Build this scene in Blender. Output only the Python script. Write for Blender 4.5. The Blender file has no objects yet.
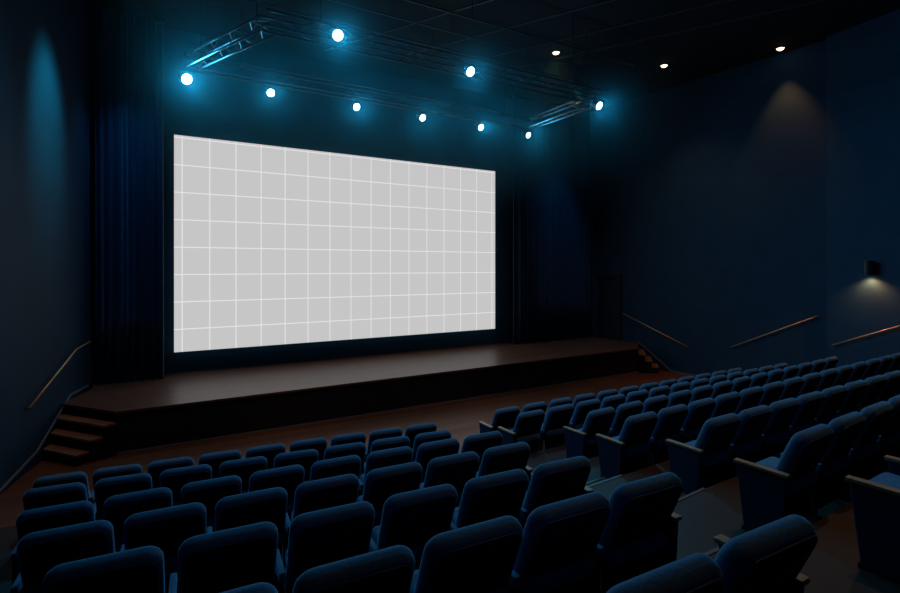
import bpy, bmesh, math, random
from mathutils import Vector, Matrix
random.seed(7)
S = bpy.context.scene
C = S.collection
PI = math.pi
R = math.radians

# ------------------------------------------------------------------ materials
def mat(name, base, rough=0.6, metal=0.0, spec=0.5, sheen=0.0, sheen_tint=(1, 1, 1), emit=None, es=0.0):
    m = bpy.data.materials.new(name); m.use_nodes = True
    b = m.node_tree.nodes['Principled BSDF']
    b.inputs['Base Color'].default_value = (*base, 1)
    b.inputs['Roughness'].default_value = rough
    b.inputs['Metallic'].default_value = metal
    b.inputs['Specular IOR Level'].default_value = spec
    if sheen:
        b.inputs['Sheen Weight'].default_value = sheen
        b.inputs['Sheen Roughness'].default_value = 0.28
        b.inputs['Sheen Tint'].default_value = (*sheen_tint, 1)
    if emit:
        b.inputs['Emission Color'].default_value = (*emit, 1)
        b.inputs['Emission Strength'].default_value = es
    return m

def nd(m, kind, **kw):
    n = m.node_tree.nodes.new(kind)
    for k, v in kw.items(): setattr(n, k, v)
    return n

def noisy(m, scale, c0, c1, bump=0.0, stretch=(1, 1, 1), detail=4.0):
    """mottle the base colour between c0 and c1, with an optional bump"""
    L = m.node_tree.links; b = m.node_tree.nodes['Principled BSDF']
    tc = nd(m, 'ShaderNodeTexCoord'); mp = nd(m, 'ShaderNodeMapping')
    mp.inputs['Scale'].default_value = stretch
    nz = nd(m, 'ShaderNodeTexNoise'); nz.inputs['Scale'].default_value = scale; nz.inputs['Detail'].default_value = detail
    cr = nd(m, 'ShaderNodeValToRGB')
    cr.color_ramp.elements[0].position = 0.3; cr.color_ramp.elements[1].position = 0.7
    cr.color_ramp.elements[0].color = (*c0, 1); cr.color_ramp.elements[1].color = (*c1, 1)
    L.new(tc.outputs['Object'], mp.inputs[0]); L.new(mp.outputs[0], nz.inputs['Vector'])
    L.new(nz.outputs['Fac'], cr.inputs[0]); L.new(cr.outputs[0], b.inputs['Base Color'])
    if bump:
        bp = nd(m, 'ShaderNodeBump'); bp.inputs['Strength'].default_value = bump; bp.inputs['Distance'].default_value = 0.01
        L.new(nz.outputs['Fac'], bp.inputs['Height']); L.new(bp.outputs[0], b.inputs['Normal'])
    return m

def planks(name, c0, c1, gap, rough, length=2.2, width=0.14):
    m = mat(name, c0, rough, spec=0.5)
    L = m.node_tree.links; b = m.node_tree.nodes['Principled BSDF']
    tc = nd(m, 'ShaderNodeTexCoord')
    br = nd(m, 'ShaderNodeTexBrick')
    br.offset = 0.37
    br.inputs['Color1'].default_value = (*c0, 1); br.inputs['Color2'].default_value = (*c1, 1)
    br.inputs['Mortar'].default_value = (*gap, 1)
    br.inputs['Scale'].default_value = 1.0; br.inputs['Mortar Size'].default_value = 0.004
    br.inputs['Brick Width'].default_value = length; br.inputs['Row Height'].default_value = width
    mp = nd(m, 'ShaderNodeMapping'); mp.inputs['Scale'].default_value = (0.6, 14, 1)
    nz = nd(m, 'ShaderNodeTexNoise'); nz.inputs['Scale'].default_value = 3; nz.inputs['Detail'].default_value = 6
    mx = nd(m, 'ShaderNodeMixRGB', blend_type='MULTIPLY'); mx.inputs[0].default_value = 0.7
    cr = nd(m, 'ShaderNodeValToRGB')
    cr.color_ramp.elements[0].position = 0.3; cr.color_ramp.elements[1].position = 0.75
    cr.color_ramp.elements[0].color = (0.45, 0.42, 0.4, 1); cr.color_ramp.elements[1].color = (1.25, 1.2, 1.15, 1)
    L.new(tc.outputs['Object'], br.inputs['Vector']); L.new(tc.outputs['Object'], mp.inputs[0])
    L.new(mp.outputs[0], nz.inputs['Vector']); L.new(nz.outputs['Fac'], cr.inputs[0])
    L.new(br.outputs['Color'], mx.inputs[1]); L.new(cr.outputs[0], mx.inputs[2])
    L.new(mx.outputs[0], b.inputs['Base Color'])
    rr = nd(m, 'ShaderNodeMapRange'); rr.inputs[3].default_value = rough - 0.08; rr.inputs[4].default_value = rough + 0.12
    L.new(nz.outputs['Fac'], rr.inputs[0]); L.new(rr.outputs[0], b.inputs['Roughness'])
    bp = nd(m, 'ShaderNodeBump'); bp.inputs['Strength'].default_value = 0.25; bp.inputs['Distance'].default_value = 0.004
    L.new(br.outputs['Fac'], bp.inputs['Height']); bp.invert = True
    L.new(bp.outputs[0], b.inputs['Normal'])
    return m

M = {}
M['wall'] = noisy(mat('navy_wall_paint', (.04, .055, .075), .75, spec=.25), 2.0, (.0075, .043, .088), (.0095, .052, .106), .05)
M['backwall'] = noisy(mat('dark_teal_wall', (.015, .05, .08), .85, spec=.2), 2.0, (.014, .085, .16), (.018, .105, .19), .05)
M['ceiling'] = noisy(mat('black_ceiling', (.012, .013, .018), .9, spec=.2), 3.0, (.010, .012, .018), (.014, .016, .022))
M['batten'] = mat('ceiling_batten', (.06, .08, .12), .5)
M['curtain'] = noisy(mat('curtain_velvet', (.010, .024, .065), .85, spec=.2, sheen=.6, sheen_tint=(.2, .6, 1)), 14, (.010, .045, .095), (.014, .060, .125), .0, (1, 1, .15))
M['velvet'] = noisy(mat('seat_velvet', (.018, .085, .21), .8, spec=.25, sheen=1.0, sheen_tint=(.25, .65, 1)), 60, (.034, .125, .235), (.046, .160, .30), .25)
M['rear'] = noisy(mat('seat_rear_fabric', (.006, .012, .026), .85, spec=.2), 60, (.005, .010, .022), (.008, .015, .032), .2)
M['side'] = noisy(mat('seat_side_fabric', (.012, .035, .09), .8, spec=.25), 60, (.010, .030, .078), (.015, .042, .105), .2)
M['piping'] = mat('seat_piping', (.02, .075, .17), .6)
M['armwood'] = noisy(mat('armrest_wood', (.30, .17, .09), .4), 8, (.36, .20, .11), (.50, .29, .16), 0, (12, 1, 1))
M['black'] = mat('black_metal', (.01, .011, .014), .5)
M['truss'] = mat('dark_aluminium', (.07, .085, .10), .45, metal=.7)
M['lampbody'] = mat('lamp_body_black', (.02, .022, .026), .45)
M['lens'] = mat('lit_lens', (.8, .9, .9), .3, emit=(.62, .95, 1.0), es=14)
M['warm'] = mat('lit_warm_lens', (.8, .7, .6), .4, emit=(1.0, .72, .45), es=5)
M['brass'] = mat('brass_rail', (.70, .48, .25), .38, metal=.5)
M['stringer'] = mat('stringer_trim', (.14, .17, .20), .45)
M['deck'] = planks('stage_deck_wood', (.145, .074, .050), (.105, .053, .037), (.02, .012, .009), .36)
M['step'] = planks('stage_step_wood', (.32, .155, .08), (.27, .13, .065), (.03, .015, .01), .45)
M['floor'] = planks('front_floor_wood', (.17, .062, .026), (.13, .047, .02), (.03, .012, .007), .42, 1.8, .12)
M['tier'] = noisy(mat('tier_floor_brown', (.05, .032, .025), .5, spec=.4), 1.5, (.030, .019, .015), (.045, .029, .023), .1)
M['apron'] = noisy(mat('apron_black', (.010, .013, .018), .7, spec=.3), 4, (.009, .011, .015), (.012, .015, .020))
M['nosing'] = mat('nosing_metal', (.20, .18, .17), .4, metal=.6)
M['door'] = mat('stage_door_paint', (.012, .026, .055), .6, spec=.3)

# projection screen: lit picture of a pale grid
sm = bpy.data.materials.new('projected_grid'); sm.use_nodes = True
nt = sm.node_tree; nt.nodes.clear()
def mth(op, a, b=None):
    n = nt.nodes.new('ShaderNodeMath'); n.operation = op
    for i, v in enumerate((a, b)):
        if v is None: continue
        if isinstance(v, (int, float)): n.inputs[i].default_value = v
        else: nt.links.new(v, n.inputs[i])
    return n.outputs[0]
tc = nt.nodes.new('ShaderNodeTexCoord'); sx = nt.nodes.new('ShaderNodeSeparateXYZ')
nt.links.new(tc.outputs['Object'], sx.inputs[0])
def line(coord, off, step, half):
    f = mth('FRACT', mth('DIVIDE', mth('ADD', coord, -off + step * 20.5), step))
    d = mth('ABSOLUTE', mth('SUBTRACT', f, 0.5))
    return mth('LESS_THAN', d, half / step)
ln = mth('MAXIMUM', line(sx.outputs['X'], -4.72, .632, .012), line(sx.outputs['Z'], 1.95, .69, .013))
val = mth('ADD', mth('MULTIPLY', ln, .22), .565)
em = nt.nodes.new('ShaderNodeEmission'); out = nt.nodes.new('ShaderNodeOutputMaterial')
em.inputs['Color'].default_value = (1, 1, 1, 1)
nt.links.new(val, em.inputs['Strength']); nt.links.new(em.outputs[0], out.inputs['Surface'])
M['screen'] = sm

# ------------------------------------------------------------------ mesh helpers
def box(bm, lo, hi, bev=0.0, mtx=None):
    g = bmesh.ops.create_cube(bm, size=1.0)
    vs = g['verts']
    c = [(a + b) / 2 for a, b in zip(lo, hi)]; d = [b - a for a, b in zip(lo, hi)]
    for v in vs: v.co = Vector((c[0] + v.co.x * d[0], c[1] + v.co.y * d[1], c[2] + v.co.z * d[2]))
    if bev:
        es = list({e for v in vs for e in v.link_edges})
        r = bmesh.ops.bevel(bm, geom=es, offset=bev, segments=2, profile=.7, affect='EDGES')
        vs = list({v for f in r['faces'] for v in f.verts} | {v for v in vs if v.is_valid})
    if mtx is not None: bmesh.ops.transform(bm, matrix=mtx, verts=vs)

def tube(bm, pts, r, n=8, closed=False, caps=True):
    pts = [Vector(p) for p in pts]; rings = []
    up0 = None
    for i, p in enumerate(pts):
        if closed: t = (pts[(i + 1) % len(pts)] - pts[i - 1])
        else: t = (pts[min(i + 1, len(pts) - 1)] - pts[max(i - 1, 0)])
        t.normalize()
        if up0 is None:
            up0 = Vector((0, 0, 1)) if abs(t.z) < .9 else Vector((1, 0, 0))
        a = t.cross(up0).normalized(); b = a.cross(t).normalized(); up0 = b
        rings.append([bm.verts.new(p + (a * math.cos(2 * PI * k / n) + b * math.sin(2 * PI * k / n)) * r) for k in range(n)])
    m = len(rings)
    for i in range(m if closed else m - 1):
        A, B = rings[i], rings[(i + 1) % m]
        for k in range(n): bm.faces.new((A[k], A[(k + 1) % n], B[(k + 1) % n], B[k]))
    if caps and not closed:
        bm.faces.new(rings[0][::-1]); bm.faces.new(rings[-1])

def prism(bm, poly, z0, z1):
    a = [bm.verts.new((x, y, z0)) for x, y in poly]; b = [bm.verts.new((x, y, z1)) for x, y in poly]
    n = len(poly)
    bm.faces.new(b); bm.faces.new(a[::-1])
    for i in range(n): bm.faces.new((a[i], a[(i + 1) % n], b[(i + 1) % n], b[i]))

def lathe(bm, prof, n=24, mtx=None, cap0=True, cap1=True):
    """revolve (radius, height) pairs about Z"""
    rings = [[bm.verts.new((r * math.cos(2 * PI * k / n), r * math.sin(2 * PI * k / n), z)) for k in range(n)] for r, z in prof]
    for A, B in zip(rings, rings[1:]):
        for k in range(n): bm.faces.new((A[k], A[(k + 1) % n], B[(k + 1) % n], B[k]))
    if cap0: bm.faces.new(rings[0][::-1])
    if cap1: bm.faces.new(rings[-1])
    if mtx is not None: bmesh.ops.transform(bm, matrix=mtx, verts=[v for r in rings for v in r])

def rrect(w, h, rt, rb, i=0.0, n=6):
    """rounded rectangle, x centred, y from 0 to h, inset by i; constant vertex count"""
    w2 = w / 2 - i; y0 = i; y1 = h - i; rt = max(rt - i, .004); rb = max(rb - i, .004)
    P = []
    for cx, cy, r, a0 in ((w2 - rt, y1 - rt, rt, 0), (-w2 + rt, y1 - rt, rt, 90), (-w2 + rb, y0 + rb, rb, 180), (w2 - rb, y0 + rb, rb, 270)):
        for k in range(n + 1):
            a = R(a0 + 90 * k / n); P.append((cx + r * math.cos(a), cy + r * math.sin(a)))
    return P

def pad(bm, w, h, rt, rb, th, bev, bulge, mtx, rear_bulge=0.0):
    """upholstered pad: rounded rectangle in XY, thickness along Z, rolled edges, bulging face"""
    loops = []
    for k in range(6):
        a = PI / 2 * k / 5
        loops.append((bev * (1 - math.sin(a)), -th / 2 + bev * (1 - math.cos(a))))
    for k in range(6):
        a = PI / 2 * k / 5
        loops.append((bev * (1 - math.cos(a)), th / 2 - bev * (1 - math.sin(a))))
    lim = min(w, h) / 2
    loops = [(lim * .75, -th / 2 - rear_bulge), (bev + lim * .2, -th / 2 - rear_bulge * .6)] + loops + [(bev + lim * .2, th / 2 + bulge * .6), (lim * .75, th / 2 + bulge)]
    rings = [[bm.verts.new((x, y, z)) for x, y in rrect(w, h, rt, rb, i)] for i, z in loops]
    m = len(rings[0])
    for A, B in zip(rings, rings[1:]):
        for k in range(m): bm.faces.new((A[k], A[(k + 1) % m], B[(k + 1) % m], B[k]))
    bm.faces.new(rings[0][::-1]); bm.faces.new(rings[-1])
    bmesh.ops.transform(bm, matrix=mtx, verts=[v for r in rings for v in r])

def obj(name, bm, m, parent=None, smooth=False):
    bmesh.ops.recalc_face_normals(bm, faces=bm.faces)
    me = bpy.data.meshes.new(name); bm.to_mesh(me); bm.free()
    for mm in (m if isinstance(m, (list, tuple)) else [m]): me.materials.append(mm)
    if smooth:
        for p in me.polygons: p.use_smooth = True
    o = bpy.data.objects.new(name, me); C.objects.link(o)
    if parent is not None: o.parent = parent
    return o

def tag(o, label, cat, group=None, kind=None):
    o['label'] = label; o['category'] = cat
    if group: o['group'] = group
    if kind: o['kind'] = kind
    return o

def thing(name, label, cat, loc=(0, 0, 0), rotz=0.0, group=None):
    o = bpy.data.objects.new(name, None); C.objects.link(o)
    o.empty_display_size = .2
    o.location = loc; o.rotation_euler = (0, 0, rotz)
    return tag(o, label, cat, group)

def struct(name, bm, m, parent=None, smooth=False):
    o = obj(name, bm, m, parent, smooth); o['kind'] = 'structure'
    return o

def NB(): return bmesh.new()

# ------------------------------------------------------------------ camera
cam = bpy.data.cameras.new('camera'); co = bpy.data.objects.new('camera', cam); C.objects.link(co)
cam.sensor_width = 36; cam.lens = 36 * 510 / 900; cam.shift_y = (267 - 296.5) / 900
co.location = (0, 0, 3.5); co.rotation_euler = (R(90), 0, R(-30.07))
cam.clip_start = .05
S.camera = co

# ------------------------------------------------------------------ seating rows
# per block and row: X, Y of the first seat's back top, heading of the row, seat pitch, number of seats
ZT = [1.07, 1.31, 1.55, 1.80, 2.05, 2.31, 2.54]
SEAT_H = .85
LROW = [(-.97, 7.51, 95.1, .575, 9), (-.88, 6.45, 96.0, .592, 8), (-.71, 5.26, 93.4, .586, 8), (-.51, 4.18, 93.4, .580, 7),
        (-.22, 3.11, 93.9, .586, 6), (.16, 2.035, 92.5, .575, 5), (1.44, 1.055, 92.0, .585, 2)]
RROW = [(5.34, 7.18, 89.8, .622, 12), (5.02, 6.13, 88.7, .620, 13), (5.40, 5.06, 86.9, .622, 13), (4.97, 4.03, 87.9, .608, 14),
        (4.88, 2.99, 89.0, .592, 9), (4.31, 1.93, 87.4, .622, 5), (4.02, 1.06, 87.4, .622, 1)]
def rdir(h): return Vector((math.sin(R(h)), math.cos(R(h)), 0))
def rfwd(h): return Vector((-math.cos(R(h)), math.sin(R(h)), 0))

XL, XR, YB = -7.0, 19.0, -6.0
def edge(k, fwd):
    """front edge polyline lying fwd metres ahead of row k's back tops, across both blocks"""
    xl, yl, hl, sl, nl = LROW[k]; xr, yr, hr, sr, nr = RROW[k]
    pl = Vector((xl, yl, 0)) + rfwd(hl) * fwd; pr = Vector((xr, yr, 0)) + rfwd(hr) * fwd
    D = rdir(hl); E = rdir(hr)
    a = pl + D * ((XL - pl.x) / D.x)
    b = pl + D * (sl * (nl - 1) + .32)
    c = pr - E * .36
    d = pr + E * ((XR - pr.x) / E.x)
    return [(v.x, v.y) for v in (a, b, c, d)]

bm = NB()
box(bm, (XL, YB, -.2), (XR, 15.6, 0))
fl = struct('floor', bm, M['floor'])
# gentle slope up to the first row, then stepped tiers
bm = NB()
A = edge(0, .80); B = edge(0, 2.3)
z0 = ZT[0] - SEAT_H
va = [bm.verts.new((x, y, z0)) for x, y in A]; vb = [bm.verts.new((x, y, 0.001)) for x, y in B]
vc = [bm.verts.new((x, y, -.05)) for x, y in A]
for i in range(3):
    bm.faces.new((va[i], va[i + 1], vb[i + 1], vb[i])); bm.faces.new((vc[i + 1], vc[i], vb[i], vb[i + 1]))
struct('floor.001', bm, M['floor'])
bm = NB()
for k in range(7):
    P = edge(0, .80) if k == 0 else edge(k - 1, -.09)
    prism(bm, P + [(XR, YB), (XL, YB)], -.05 if k == 0 else ZT[k - 1] - SEAT_H - .05, ZT[k] - SEAT_H)
    if k:
        (bx, by), (cx, cy) = P[1], P[2]
        h0 = ZT[k - 1] - SEAT_H; h1 = (h0 + ZT[k] - SEAT_H) / 2
        prism(bm, [(bx + .12, by + .27), (cx - .12, cy + .27), (cx - .12, cy - .02), (bx + .12, by - .02)], h0 - .02, h1)
struct('floor.002', bm, M['tier'])
n = 0
for k in range(1, 7):
    P = edge(k - 1, -.09); (bx, by), (cx, cy) = P[1], P[2]
    h1 = ZT[k] - SEAT_H; h2 = (h1 + ZT[k - 1] - SEAT_H) / 2
    for dy, z in ((.004, h1), (.274, h2)):
        n += 1; bm = NB()
        a = Vector((bx + .14, by + dy, z)); b = Vector((cx - .14, cy + dy, z))
        d = (b - a).normalized(); q = Vector((-d.y, d.x, 0)) * .012; u = Vector((0, 0, .006))
        vs = [bm.verts.new(v) for v in (a - q * 2, b - q * 2, b + q * .4, a + q * .4)]
        ws = [bm.verts.new(v.co + u) for v in vs]
        bm.faces.new(ws); bm.faces.new(vs[::-1])
        for i in range(4): bm.faces.new((vs[i], vs[(i + 1) % 4], ws[(i + 1) % 4], ws[i]))
        struct('trim_%d' % n, bm, M['nosing'])

# ------------------------------------------------------------------ theatre seat
TILT = R(23.5)
def back_mtx(off=0.0):
    # pad plane: x across, y up the back, z = forward normal ; top of pad at local (0,0,SEAT_H)
    y = Vector((0, -math.sin(TILT), math.cos(TILT))); z = Vector((0, math.cos(TILT), math.sin(TILT))); x = Vector((1, 0, 0))
    o = Vector((0, .010, SEAT_H - .035)) - y * BH + z * off
    return Matrix(((x.x, y.x, -z.x, o.x), (x.y, y.y, -z.y, o.y), (x.z, y.z, -z.z, o.z), (0, 0, 0, 1)))
BH = .62; BW = .52
SW = .575
meshes = {}
def seat_meshes():
    # backrest
    bm = NB(); m = back_mtx(); m = m @ Matrix.Diagonal((1, 1, -1, 1))
    pad(bm, BW, BH, .085, .04, .105, .042, .012, m)
    meshes['backrest'] = (bm, M['velvet'])
    bm = NB(); m2 = back_mtx(-.054) @ Matrix.Diagonal((1, 1, -1, 1)) @ Matrix.Translation((0, .031, 0))
    pad(bm, BW - .062, BH - .062, .062, .03, .014, .005, 0, m2, .004)
    meshes['rear_panel'] = (bm, M['rear'])
    bm = NB(); mm = back_mtx(-.0525) @ Matrix.Translation((0, .026, 0))
    tube(bm, [mm @ Vector((x, y, 0)) for x, y in rrect(BW - .052, BH - .052, .067, .03)], .0045, 6, closed=True)
    meshes['piping'] = (bm, M['piping'])
    # cushion, slightly tipped up at its front
    bm = NB()
    m = Matrix.Translation((0, .085, .375)) @ Matrix.Rotation(R(4), 4, 'X')
    pad(bm, .47, .36, .05, .03, .11, .045, .02, m)
    meshes['seat_cushion'] = (bm, M['velvet'])
    bm = NB()
    box(bm, (-.225, .11, .27), (.225, .42, .330), .015)
    meshes['seat_pan'] = (bm, M['rear'])
    # side panel (local x = 0 plane): tapered standard reaching the floor
    bm = NB()
    prof = [(.375, .035), (.432, .50), (.07, .50), (.085, .30), (.11, .035)]
    a = [bm.verts.new((-.021, y, z)) for y, z in prof]; b = [bm.verts.new((.021, y, z)) for y, z in prof]
    bm.faces.new(a); bm.faces.new(b[::-1])
    for i in range(5): bm.faces.new((a[i], b[i], b[(i + 1) % 5], a[(i + 1) % 5]))
    bmesh.ops.bevel(bm, geom=list(bm.edges), offset=.009, segments=2, profile=.6, affect='EDGES')
    meshes['side_panel'] = (bm, M['side'])
    bm = NB()
    box(bm, (-.030, .055, .50), (.030, .450, .526), .010)
    meshes['armrest'] = (bm, M['armwood'])
    # low upholstered arm between two neighbouring seats, and the outer shell below the back
    bm = NB(); box(bm, (-.019, .10, .40), (.019, .40, .462), .012); meshes['inner_armrest'] = (bm, M['velvet'])
    bm = NB(); box(bm, (-.018, .13, .035), (.018, .36, .41), .008); meshes['inner_standard'] = (bm, M['black'])
    bm = NB(); box(bm, (-.235, .135, .07), (.235, .17, .33), .012); meshes['lower_shell'] = (bm, M['rear'])
    bm = NB()
    box(bm, (-.026, .10, 0), (.026, .385, .036), .006)
    meshes['floor_plate'] = (bm, M['black'])
seat_meshes()
DATA = {}
for k, (bm, m) in meshes.items():
    bmesh.ops.recalc_face_normals(bm, faces=bm.faces)
    me = bpy.data.meshes.new(k); bm.to_mesh(me); bm.free(); me.materials.append(m)
    for p in me.polygons: p.use_smooth = k in ('backrest', 'seat_cushion', 'piping', 'rear_panel')
    DATA[k] = me
def part(name, parent, x=0.0):
    o = bpy.data.objects.new(name, DATA[name]); C.objects.link(o); o.parent = parent
    if x: o.location.x = x
    return o
def make_side(root, x):
    s = part('side_panel', root, x); part('armrest', s)['label'] = 'wooden armrest'; part('floor_plate', s)
ORD = ['', 'first', 'second', 'third', 'fourth', 'fifth', 'sixth', 'seventh', 'eighth', 'ninth', 'tenth', 'eleventh', 'twelfth', 'thirteenth', 'fourteenth']
ROWN = ['front row by the stage', 'second row from the stage', 'third row from the stage', 'fourth row from the stage', 'fifth row from the stage', 'sixth row from the stage', 'seventh row from the stage']
def seat(row, k, idx, side, last):
    X, Y, h, s, n = row
    p = Vector((X, Y, 0)) + rdir(h) * (s * k)
    z = ZT[idx] - SEAT_H
    if side == 'left':
        num = n - k
    else: num = k + 1
    where = 'on the aisle at its %s' % side if num == 1 else '%s %s of the aisle' % (ORD[num], side)
    lab = 'blue velvet theatre seat, %s, %s' % (where, ROWN[idx])
    t = thing('theatre_seat', lab, 'seat', (p.x, p.y, z), R(90 - h), ROWN[idx].split(' from')[0].split(' by')[0] + ' of seats %s of the aisle' % side)
    b = part('backrest', t); part('rear_panel', b)['label'] = 'dark rear panel'; part('piping', b)
    part('seat_cushion', t); part('seat_pan', t)
    part('lower_shell', t)
    if k == 0 and side == 'right': make_side(t, -s / 2)
    else:
        q = part('inner_standard', t, -s / 2); part('inner_armrest', q); part('floor_plate', q)
    if k == last: make_side(t, s / 2)
    return t
for i, r in enumerate(LROW):
    for k in range(r[4]): seat(r, k, i, 'left', r[4] - 1)
for i, r in enumerate(RROW):
    for k in range(r[4]): seat(r, k, i, 'right', r[4] - 1)

# ------------------------------------------------------------------ room shell
HC = 9.5
def wall(name, pts, m, out):
    """vertical wall through pts, 0.2 m thick on the side out"""
    bm = NB(); o = Vector(out) * .2
    prism(bm, list(pts) + [(x + o.x, y + o.y) for x, y in reversed(pts)], -.2, HC + .1)
    return struct(name, bm, m)
def LX(y): return -1.75 - .2255 * (11.7 - y)
def RX(y): return 14.7 + .105 * (13.0 - y)
wall('wall_left', [(LX(13.88), 13.88), (LX(-6), -6)], M['wall'], (-.98, .2))
wall('wall_left.001', [(-1.75, 14.85), (-1.75, 13.9), (LX(13.9), 13.88)], M['backwall'], (-1, 0))
wall('wall_right', [(RX(14.85), 14.85), (RX(6.6), 6.6)], M['wall'], (1, 0))
wall('wall_right.001', [(RX(6.6), 6.6), (15.15, 6.58), (15.15 - .10 * 12.6, -6)], M['wall'], (1, 0))
wall('wall_back', [(-2.2, 14.65), (15.2, 14.65)], M['backwall'], (0, 1))
wall('wall_front', [(-7, -5.9), (19, -5.9)], M['wall'], (0, -1))
bm = NB(); box(bm, (XL, YB - .2, HC), (XR, 15, HC + .2)); struct('ceiling', bm, M['ceiling'])
# ceiling seams, running obliquely towards the audience
for i, (x, y) in enumerate(((9.75, 9.28), (10.9, 9.5), (5.5, 11.3), (7.6, 10.4))):
    d = Vector((.48, -.877, 0)); a = Vector((x, y, 0)) - d * 3; b = Vector((x, y, 0)) + d * 6
    q = Vector((-d.y, d.x, 0)) * .018
    bm = NB(); prism(bm, [((v).x, (v).y) for v in (a - q, b - q, b + q, a + q)], HC - .03, HC + .02)
    struct('trim_%d' % (60 + i), bm, M['batten'])

# ------------------------------------------------------------------ stage
SH = .83
A_ = Vector((-1.565, 12.42)); B_ = Vector((-.62, 11.24)); C_ = Vector((13.80, 11.40)); D_ = Vector((14.74, 12.25))
BK = 14.64
st = thing('stage', 'long brown plank stage with a black front below the screen', 'stage')
outl = [(A_.x, A_.y), (B_.x, B_.y), (C_.x, C_.y), (D_.x, D_.y), (14.5, BK), (-1.2, BK), (-1.2, 13.6)]
def inset(P, d):  # pull the front edge back
    return [(x + (d if x < 0 else -d) * .6, y + d) for x, y in P[:4]] + P[4:]
bm = NB(); prism(bm, outl, SH - .045, SH); obj('deck', bm, M['deck'], st)
bm = NB(); prism(bm, inset(outl, .035), 0, SH - .045); obj('apron', bm, M['apron'], st)
bm = NB(); 
prism(bm, [(B_.x + .02, B_.y + .005), (C_.x - .02, C_.y + .005), (C_.x - .02, C_.y + .035), (B_.x + .02, B_.y + .035)], 0, .06)
obj('plinth', bm, M['stringer'], st)

def steps(P0, P1, wallx, s, label):
    """three treads below the stage's cut corner P0 (at the wall) - P1; they run parallel to that edge. s=+1 wall at low x"""
    root = thing('stage_steps', label, 'steps')
    d = (P1 - P0).normalized(); nrm = Vector((d.y, -d.x)) * s      # away from the stage
    if nrm.y > 0: nrm = -nrm
    run = .205
    def at_wall(p):
        # slide p along d until it meets the wall
        lo = p.copy()
        for _ in range(60):
            e = wallx(lo.y) - lo.x
            lo = lo + d * (e / d.x) * .8
        return lo
    for i in range(3):
        z1 = SH - (i + 1) * SH / 4
        o0 = nrm * (run * i - .02); o1 = nrm * (run * (i + 1))
        end = P1 - d * (.02 + .06 * i)
        q = [at_wall(P0 + o0) , at_wall(P0 + o1), end + o1, end + o0]
        q[0] += d * .015; q[1] += d * .015
        bm = NB(); prism(bm, [tuple(v) for v in q], z1 - .04, z1)
        obj('tread', bm, M['step'], root)
        r = [q[0] , q[1] - nrm * .03, q[2] - nrm * .03 - d * .03, q[3] - d * .03]
        bm = NB(); prism(bm, [tuple(v) for v in r], 0, z1 - .04); obj('riser', bm, M['apron'], root)
    return root
steps(A_, B_, LX, 1, 'short dark wooden steps up to the stage beside the blue-lit wall')
steps(D_, C_, RX, -1, 'short dark wooden steps up to the stage near the stage door')

# light edge trims running down the walls beside the steps
def strip(name, pts, nx, t, h, m):
    bm = NB()
    for a, b in zip(pts, pts[1:]):
        a = Vector(a); b = Vector(b); o = Vector(nx)
        n_ = (b - a).normalized().cross(o).normalized() * h / 2
        vs = [bm.verts.new(v) for v in (a - n_, b - n_, b + n_, a + n_)]
        ws = [bm.verts.new(v.co + o * t) for v in vs]
        bm.faces.new(vs[::-1]); bm.faces.new(ws)
        for i in range(4): bm.faces.new((vs[i], vs[(i + 1) % 4], ws[(i + 1) % 4], ws[i]))
    return struct(name, bm, m)
NL = Vector((.975, -.22, 0)); NR = Vector((-.994, -.105, 0))
strip('trim_50', [(LX(y), y, z) for y, z in ((13.75, .88), (12.85, .90), (11.43, .24), (10.29, .06), (8.2, .13))], NL, .03, .034, M['stringer'])
strip('trim_51', [(RX(y), y, z) for y, z in ((12.25, .86), (11.0, .02), (10.0, .03))], NR, .03, .05, M['stringer'])

# stage door in the side wall
def wall_quad(bm, y0, y1, z0, z1, t0, t1):
    vs = []
    for t in (t0, t1):
        for y, z in ((y0, z0), (y1, z0), (y1, z1), (y0, z1)):
            p = Vector((RX(y), y, z)) + NR * t; vs.append(bm.verts.new(p))
    a, b = vs[:4], vs[4:]
    bm.faces.new(a); bm.faces.new(b[::-1])
    for i in range(4): bm.faces.new((a[i], a[(i + 1) % 4], b[(i + 1) % 4], b[i]))
bm = NB(); wall_quad(bm, 12.98, 13.93, SH + .005, 3.1, 0, .025); dr = struct('door_1', bm, M['door'])
for k, (y0, y1, z0, z1) in enumerate(((12.90, 12.98, SH + .005, 3.2), (13.80, 13.86, SH + .005, 3.1), (12.98, 14.0, 3.1, 3.2))):
    bm = NB(); wall_quad(bm, y0, y1, z0, z1, 0, .05); struct('door_frame', bm, M['apron'], dr)
bm = NB(); tube(bm, [Vector((RX(13.08), 13.08, 1.85)) + NR * .03, Vector((RX(13.08), 13.08, 1.85)) + NR * .08, Vector((RX(13.2), 13.2, 1.85)) + NR * .08], .012)
struct('door_handle', bm, M['nosing'], dr)

# ------------------------------------------------------------------ screen
scx = (.42 + 10.22) / 2; scz = 1.36
t = thing('cinema_screen', 'big bright pale grey cinema screen with a white grid above the stage', 'screen', (scx, 14.56, scz))
W = 9.80; H_ = 5.46
bm = NB(); box(bm, (-W / 2, -.035, 0), (W / 2, -.005, H_)); obj('projection_surface', bm, M['screen'], t)
bm = NB(); box(bm, (-W / 2 + .01, -.005, .01), (W / 2 - .01, .09, H_ - .01)); obj('backing_frame', bm, M['black'], t)

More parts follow.
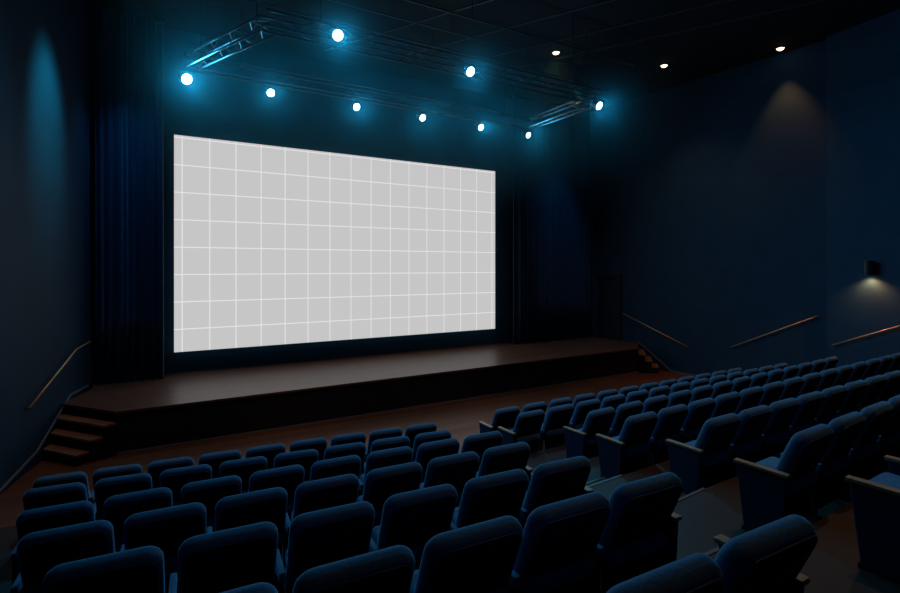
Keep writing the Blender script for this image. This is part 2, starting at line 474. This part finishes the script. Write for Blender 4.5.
# ------------------------------------------------------------------ curtains
def curtain(label, x0, x1, y, z0, z1, per, amp, seed):
    rnd = random.Random(seed); bm = NB()
    ph = 0; X = []; x = x0
    while x < x1:
        p = per * rnd.uniform(.7, 1.35); a = amp * rnd.uniform(.65, 1.2)
        p = min(p, x1 - x)
        for k in range(12):
            u = k / 12
            # rounded folds with narrow valleys
            X.append((x + p * u, y + a * (math.sin(2 * PI * u) * .75 + .25 * math.sin(4 * PI * u))))
        x += p
        if x1 - x < per * .3: break
    X.append((x, y))
    nz = 7; rows = []
    for j in range(nz):
        f = j / (nz - 1); z = z0 + (z1 - z0) * f
        rows.append([bm.verts.new((px + .012 * math.sin(px * 9 + f * 3), y + (py - y) * (1.0 - .35 * f), z)) for px, py in X])
    for Aq, Bq in zip(rows, rows[1:]):
        for k in range(len(X) - 1): bm.faces.new((Aq[k], Aq[k + 1], Bq[k + 1], Bq[k]))
    root = thing('stage_curtain', label, 'curtain', (0, 0, 0))
    o = obj('curtain_fabric', bm, M['curtain'], root, True)
    sd = o.modifiers.new('thick', 'SOLIDIFY'); sd.thickness = .012
    bm = NB(); box(bm, (x0 - .05, y - .04, z1 - .02), (x1 + .05, y + .04, z1 + .06), .01); obj('curtain_track', bm, M['black'], root)
    for q in (x0 + .15, x1 - .15):
        bm = NB(); tube(bm, [(q, y, z1 + .05), (q, y, HC + .02)], .012); obj('hanging_rod', bm, M['black'], root)
    return root
curtain('dark navy pleated stage curtain between the blue-lit wall and the screen', -1.16, .17, 13.98, SH + .015, 9.36, .165, .10, 3)
curtain('dark navy pleated stage curtain between the screen and the stage door', 10.72, 14.25, 14.1, SH + .015, 9.36, .24, .12, 5)

# ------------------------------------------------------------------ handrails
def handrail(label, pts, nx):
    root = thing('handrail', label, 'handrail', pts[0])
    o = Vector(pts[0]); n_ = Vector(nx)
    P = [Vector(p) - o + n_ * .075 for p in pts]
    bm = NB(); tube(bm, P, .016, 10); obj('rail', bm, M['brass'], root, True)
    tot = sum((b - a).length for a, b in zip(P, P[1:]))
    ends = [P[0] + (P[1] - P[0]).normalized() * .08, P[-1] + (P[-2] - P[-1]).normalized() * .08]
    mid = [(P[-1] + P[-2]) / 2]
    for p in ends + mid:
        bm = NB(); w = p - n_ * .075
        tube(bm, [p, p - Vector((0, 0, .05)), w - Vector((0, 0, .06))], .009, 8)
        lathe(bm, [(.03, 0), (.03, .008), (.024, .012)], 14, Matrix.Translation(w - Vector((0, 0, .06))) @ n_.to_track_quat('Z', 'Y').to_matrix().to_4x4())
        obj('bracket', bm, M['black'], root)
    return root
handrail('thin brass handrail bent above the stage steps on the blue-lit wall', [(LX(y), y, z) for y, z in ((13.70, 1.86), (12.95, 1.81), (11.02, 1.12))], NL)
handrail('thin brass handrail sloping down from the stage door', [(RX(y), y, z) for y, z in ((12.85, 1.83), (10.38, .91))], NR)
handrail('thin brass handrail rising towards the wall corner', [(RX(y), y, z) for y, z in ((9.08, 1.08), (6.85, 2.20))], NR)
def RX2(y): return 15.15 - .10 * (6.58 - y)
NR2 = Vector((-.995, .0995, 0))
handrail('thin brass handrail below the wall lamp', [(RX2(y), y, z) for y, z in ((6.42, 1.49), (4.85, 2.20))], NR2)

# ------------------------------------------------------------------ trusses
def truss(label, a, b, h, w, group=None):
    """box truss between a and b (centre of its lower face)"""
    a = Vector(a); b = Vector(b); root = thing('lighting_truss', label, 'truss', a, 0, 'stage lighting trusses')
    d = b - a; L = d.length; d.normalize(); q = Vector((-d.y, d.x, 0)).normalized() * (w / 2)
    u = Vector((0, 0, h))
    corners = [-q, q, q + u, -q + u]
    for c in corners:
        bm = NB(); tube(bm, [c, c + d * L], .022, 8); obj('chord', bm, M['truss'], root, True)
    bm = NB(); n_ = max(2, int(round(L / .42)))
    for i in range(n_):
        s0, s1 = d * (L * i / n_), d * (L * (i + 1) / n_)
        for j in range(4):
            c0, c1 = corners[j], corners[(j + 1) % 4]
            if i % 2: c0, c1 = c1, c0
            tube(bm, [c0 + s0, c1 + s1], .009, 5, caps=False)
    obj('lacing', bm, M['truss'], root)
    for f in (.12, .88):
        bm = NB(); p = d * (L * f) + u
        tube(bm, [p - q, p + q], .014, 6); tube(bm, [p, Vector((p.x, p.y, HC - a.z + .02))], .012, 6)
        obj('hanging_rod', bm, M['black'], root)
    return root
ZB, ZF = 7.83, 7.53
truss('dark lattice lighting truss with six lamps above the screen', (.55, 12.5, ZB), (10.3, 12.5, ZB), .28, .28)
truss('dark lattice lighting truss with three lamps nearer the audience', (1.6, 9.0, ZF), (9.55, 9.0, ZF), .25, .28)
truss('dark lattice side truss above the blue-lit wall', (.72, 12.36, ZB), (1.68, 9.15, ZF), .25, .25)
truss('dark lattice side truss towards the stage door', (10.12, 12.36, ZB), (9.47, 9.15, ZF), .25, .25)
for i, (y, z) in enumerate(((10.6, 9.15), (9.7, 9.1), (11.6, 9.2))):
    root = thing('batten_pipe', ['bare dark pipe under the ceiling midway between both trusses', 'bare dark pipe under the ceiling above the front truss', 'bare dark pipe under the ceiling above the rear truss'][i], 'pipe', (1, y, z), 0, 'bare pipes under the ceiling')
    bm = NB(); tube(bm, [(0, 0, 0), (10.5, 0, 0)], .024, 8); obj('pipe', bm, M['truss'], root, True)
    for x in (1.0, 5.2, 9.5):
        bm = NB(); tube(bm, [(x, 0, 0), (x, 0, HC - z + .02)], .01, 6); obj('hanger', bm, M['black'], root)

# ------------------------------------------------------------------ stage lamps
CY = (.03, .50, .88)
def stage_lamp(label, x, y, z, top, power, aim, size=1.0):
    root = thing('stage_lamp', label, 'stage lamp', (x, y, z), 0, 'lit stage lamps on the trusses')
    a = (Vector(aim) - Vector((x, y, z))).normalized()
    m = a.to_track_quat('Z', 'Y').to_matrix().to_4x4() @ Matrix.Scale(size, 4)
    bm = NB()
    lathe(bm, [(.045, -.30), (.085, -.28), (.105, -.22), (.105, -.20), (.098, -.20), (.098, -.17), (.108, -.17), (.108, -.14), (.10, -.14), (.10, -.11), (.112, -.11), (.118, .0), (.128, .01), (.128, .035), (.112, .035), (.108, .012)], 24, m, True, False)
    obj('lamp_body', bm, M['lampbody'], root)
    bm = NB(); lathe(bm, [(.108, .010), (.09, .022), (.05, .031), (.015, .034)], 24, m); obj('lens', bm, M['lens'], root, True)
    # yoke and clamp up to the truss
    bm = NB(); side = a.cross(Vector((0, 0, 1))).normalized() * .135 * size; c = -a * .1 * size; up = Vector((0, 0, .17 * size))
    tube(bm, [c + side, c + side + up, c - side + up, c - side], .012, 6); obj('yoke', bm, M['lampbody'], root)
    bm = NB(); tube(bm, [c + up, Vector((c.x, c.y, max(top - z, .2)))], .015, 6)
    obj('clamp', bm, M['lampbody'], root)
    ld = bpy.data.lights.new('lamp_beam', 'SPOT'); ld.energy = power; ld.color = CY; ld.spot_size = R(150); ld.spot_blend = 1.0; ld.shadow_soft_size = .06
    lo = bpy.data.objects.new('lamp_beam', ld); C.objects.link(lo); lo.parent = root
    lo.location = a * .09 * size; lo.rotation_euler = a.to_track_quat('-Z', 'Y').to_euler()
    return root
PW = 150
back = [(.60, 2.1), (2.36, .7), (4.47, .9), (6.36, .8), (8.28, .8), (10.04, .8)]
bl = ['biggest cyan glare lamp, at the truss end nearest the blue-lit wall', 'second lamp from the blue-lit wall along the rear truss', 'third lamp from the blue-lit wall along the rear truss',
      'fourth lamp from the blue-lit wall along the rear truss', 'fifth lamp from the blue-lit wall along the rear truss', 'last lamp of the rear truss, towards the stage door']
for (x, p), l in zip(back, bl):
    stage_lamp('lit cyan stage lamp, ' + l if not l.startswith('big') else l, x, 12.5, 7.60, ZB - .005, PW * p, (x + (4.0 if x < 1 else 1.2), 1.0, 1.5), 1.0 if p > 1 else .8)
front = [(2.80, 7.65, 1.7), (5.57, 7.54, 1.1), (9.22, 7.42, 1.6)]
fl_ = ['lit cyan stage lamp on the front truss, high above the screen top', 'lit cyan stage lamp midway along the front truss', 'lit cyan stage lamp at the front truss end towards the stage door']
for (x, z, p), l in zip(front, fl_):
    stage_lamp(l, x, 8.80, z - .05, ZF + .03, PW * p, (x + .6, -1.0, 1.5), .85)

# ------------------------------------------------------------------ warm house lights
def downlight(label, x, y, power, spot, aim=None, col=(1.0, .50, .26), vis=True):
    root = thing('ceiling_downlight', label, 'downlight', (x, y, HC), 0, 'warm ceiling downlights')
    bm = NB(); lathe(bm, [(.13, .02), (.13, -.022), (.10, -.028), (.095, -.01)], 24, None, False, False); obj('trim_ring', bm, M['black'], root, True)
    bm = NB(); lathe(bm, [(.095, -.006), (.088, -.03), (.065, -.055), (.03, -.07)], 20); obj('lens', bm, M['warm'], root, True)
    ld = bpy.data.lights.new('downlight_beam', 'SPOT'); ld.energy = power; ld.color = col; ld.spot_size = spot; ld.spot_blend = .7; ld.shadow_soft_size = .05
    lo = bpy.data.objects.new('downlight_beam', ld); C.objects.link(lo); lo.parent = root; lo.location = (0, 0, -.09)
    if aim is not None:
        d = Vector(aim) - Vector((x, y, HC - .06)); lo.rotation_euler = d.to_track_quat('-Z', 'Y').to_euler()
    return root
downlight('lit warm ceiling downlight, the one closest to the front truss', 9.69, 10.83, 90, R(100))
downlight('lit warm ceiling downlight, middle of the three in the dark ceiling', 13.09, 9.92, 110, R(100))
downlight('lit warm ceiling downlight washing the wall just below it', 14.82, 7.55, 230, R(64), None, (1, .31, .10))
downlight('warm ceiling downlight out over the wall lamp', 15.0, 4.4, 300, R(85), None, (1, .31, .10))
downlight('added unseen warm downlight above the floor by the corner steps', -.2, 8.6, 260, R(60), (-.6, 10.4, 0))  # added out of view to warm the steps and the floor
downlight('added unseen warm downlight above the floor before the stage middle', 4.4, 7.2, 260, R(48), (4.6, 9.9, 0))  # added out of view for reddish light on the front floor
downlight('added unseen warm downlight above the near aisle', 6.0, 2.6, 170, R(100))  # extra lamp out of view, warms the aisle and nearby seats
downlight('added unseen warm downlight above the near rows', 9.6, 3.6, 230, R(100))  # extra lamp out of view, warms the near seat tops

# wall lamp
sp = Vector((RX2(5.58), 5.58, 3.48))
root = thing('wall_lamp', 'small black box wall lamp shining warm light downwards', 'wall lamp', sp, math.atan2(NR2.y, NR2.x))
bm = NB(); box(bm, (0, -.08, -.10), (.03, .08, .10), .006); obj('wall_plate', bm, M['lampbody'], root)
bm = NB(); lathe(bm, [(.095, -.17), (.105, -.17), (.105, .17), (.02, .175)], 20, Matrix.Translation((.15, 0, 0)), False, True)
lathe(bm, [(.095, -.17), (.095, -.12)], 20, Matrix.Translation((.15, 0, 0)), False, True); obj('lamp_shade', bm, M['lampbody'], root)
bm = NB(); lathe(bm, [(.07, -.125), (.055, -.15), (.02, -.16)], 16, Matrix.Translation((.15, 0, 0))); obj('bulb', bm, M['warm'], root, True)
ld = bpy.data.lights.new('wall_lamp_beam', 'SPOT'); ld.energy = 75; ld.color = (1, .31, .10); ld.spot_size = R(140); ld.spot_blend = .8; ld.shadow_soft_size = .04
lo = bpy.data.objects.new('wall_lamp_beam', ld); C.objects.link(lo); lo.parent = root; lo.location = (.15, 0, -.19)

# blue wall washer in the ceiling by the side wall
wx, wy = LX(11.85) + 1.35, 11.4
root = thing('wall_washer', 'blue wall washer at the ceiling over the blue-lit wall', 'wall washer', (wx, wy, HC))
bm = NB(); box(bm, (-.09, -.09, -.20), (.09, .09, .01), .012); obj('lamp_body', bm, M['lampbody'], root)
bm = NB(); lathe(bm, [(.06, -.203), (.05, -.212)], 16); obj('lens', bm, M['lens'], root)
ld = bpy.data.lights.new('washer_beam', 'SPOT'); ld.energy = 1500; ld.color = (.04, .62, .68); ld.spot_size = R(30); ld.spot_blend = 1.0; ld.shadow_soft_size = .22
lo = bpy.data.objects.new('washer_beam', ld); C.objects.link(lo); lo.parent = root; lo.location = (0, 0, -.23)
d = Vector((LX(11.85), 11.85, 6.4)) - Vector((wx, wy, HC - .23)); lo.rotation_euler = d.to_track_quat('-Z', 'Y').to_euler()

for (x, y, tgt, e, lab) in ((-.4, 12.7, (-.5, 14.0, 2.2), 260, 'added black lamp with a blue beam before the curtain by the blue-lit wall'), (12.3, 12.6, (12.5, 14.1, 1.8), 220, 'added black lamp with a blue beam before the curtain by the stage door')):  # blue lamps added to bring out the curtain folds
    root = thing('added_curtain_lamp', lab, 'added curtain lamp', (x, y, HC), 0, 'added curtain lamps')
    bm = NB(); lathe(bm, [(.12, .01), (.12, -.30), (.10, -.30), (.10, -.10)], 20, None, True, False); obj('lamp_body', bm, M['lampbody'], root)
    bm = NB(); lathe(bm, [(.095, -.10), (.05, -.115)], 16); obj('lens', bm, M['lens'], root)
    ld = bpy.data.lights.new('washer_beam', 'SPOT'); ld.energy = e; ld.color = (.03, .42, .85); ld.spot_size = R(52); ld.spot_blend = 1.0; ld.shadow_soft_size = .05
    lo = bpy.data.objects.new('washer_beam', ld); C.objects.link(lo); lo.parent = root; lo.location = (0, 0, -.33)
    d = Vector(tgt) - Vector((x, y, HC - .33)); lo.rotation_euler = d.to_track_quat('-Z', 'Y').to_euler()

# ------------------------------------------------------------------ stage haze
HAZE = .0125
hz = bpy.data.materials.new('stage_haze'); hz.use_nodes = True
hn = hz.node_tree; hn.nodes.clear(); HL = hn.links
vs_ = hn.nodes.new('ShaderNodeVolumeScatter'); vs_.inputs['Anisotropy'].default_value = .72; vs_.inputs['Color'].default_value = (.30, .86, 1, 1)
ho = hn.nodes.new('ShaderNodeOutputMaterial'); HL.new(vs_.outputs[0], ho.inputs['Volume'])
ht = hn.nodes.new('ShaderNodeTexCoord'); hx = hn.nodes.new('ShaderNodeSeparateXYZ'); HL.new(ht.outputs['Object'], hx.inputs[0])
def ramp(sock, a, b, c=1.0):
    q = hn.nodes.new('ShaderNodeMapRange'); q.interpolation_type = 'SMOOTHSTEP'; HL.new(sock, q.inputs[0])
    q.inputs[1].default_value = a; q.inputs[2].default_value = b; q.inputs[3].default_value = 0; q.inputs[4].default_value = c
    return q.outputs[0]
def mul(a, b):
    q = hn.nodes.new('ShaderNodeMath'); q.operation = 'MULTIPLY'; HL.new(a, q.inputs[0]); HL.new(b, q.inputs[1]); return q.outputs[0]
# the haze thins out downwards and sideways away from the lamps
HL.new(mul(mul(ramp(hx.outputs[2], 4.6, 7.4, HAZE), ramp(hx.outputs[0], 13.4, 9.5)), mul(ramp(hx.outputs[0], -1.1, 1.0), ramp(hx.outputs[1], 6.6, 8.6))), vs_.inputs['Density'])
bm = NB(); box(bm, (-1.1, 6.6, 4.6), (13.4, 14.6, 9.45))
h = obj('stage_haze', bm, hz); tag(h, 'thin blue haze hanging around the lit stage lamps', 'haze', None, 'stuff')

# ------------------------------------------------------------------ world and view
w = bpy.data.worlds.new('world'); S.world = w; w.use_nodes = True
w.node_tree.nodes['Background'].inputs[0].default_value = (.002, .006, .012, 1)
S.view_settings.view_transform = 'Standard'; S.view_settings.look = 'None'; S.view_settings.exposure = 0; S.view_settings.gamma = 1
S.view_settings.use_curve_mapping = False
S.cycles.use_denoising = True
S.cycles.max_bounces = 5; S.cycles.diffuse_bounces = 3; S.cycles.volume_bounces = 0
S.cycles.sample_clamp_indirect = 3
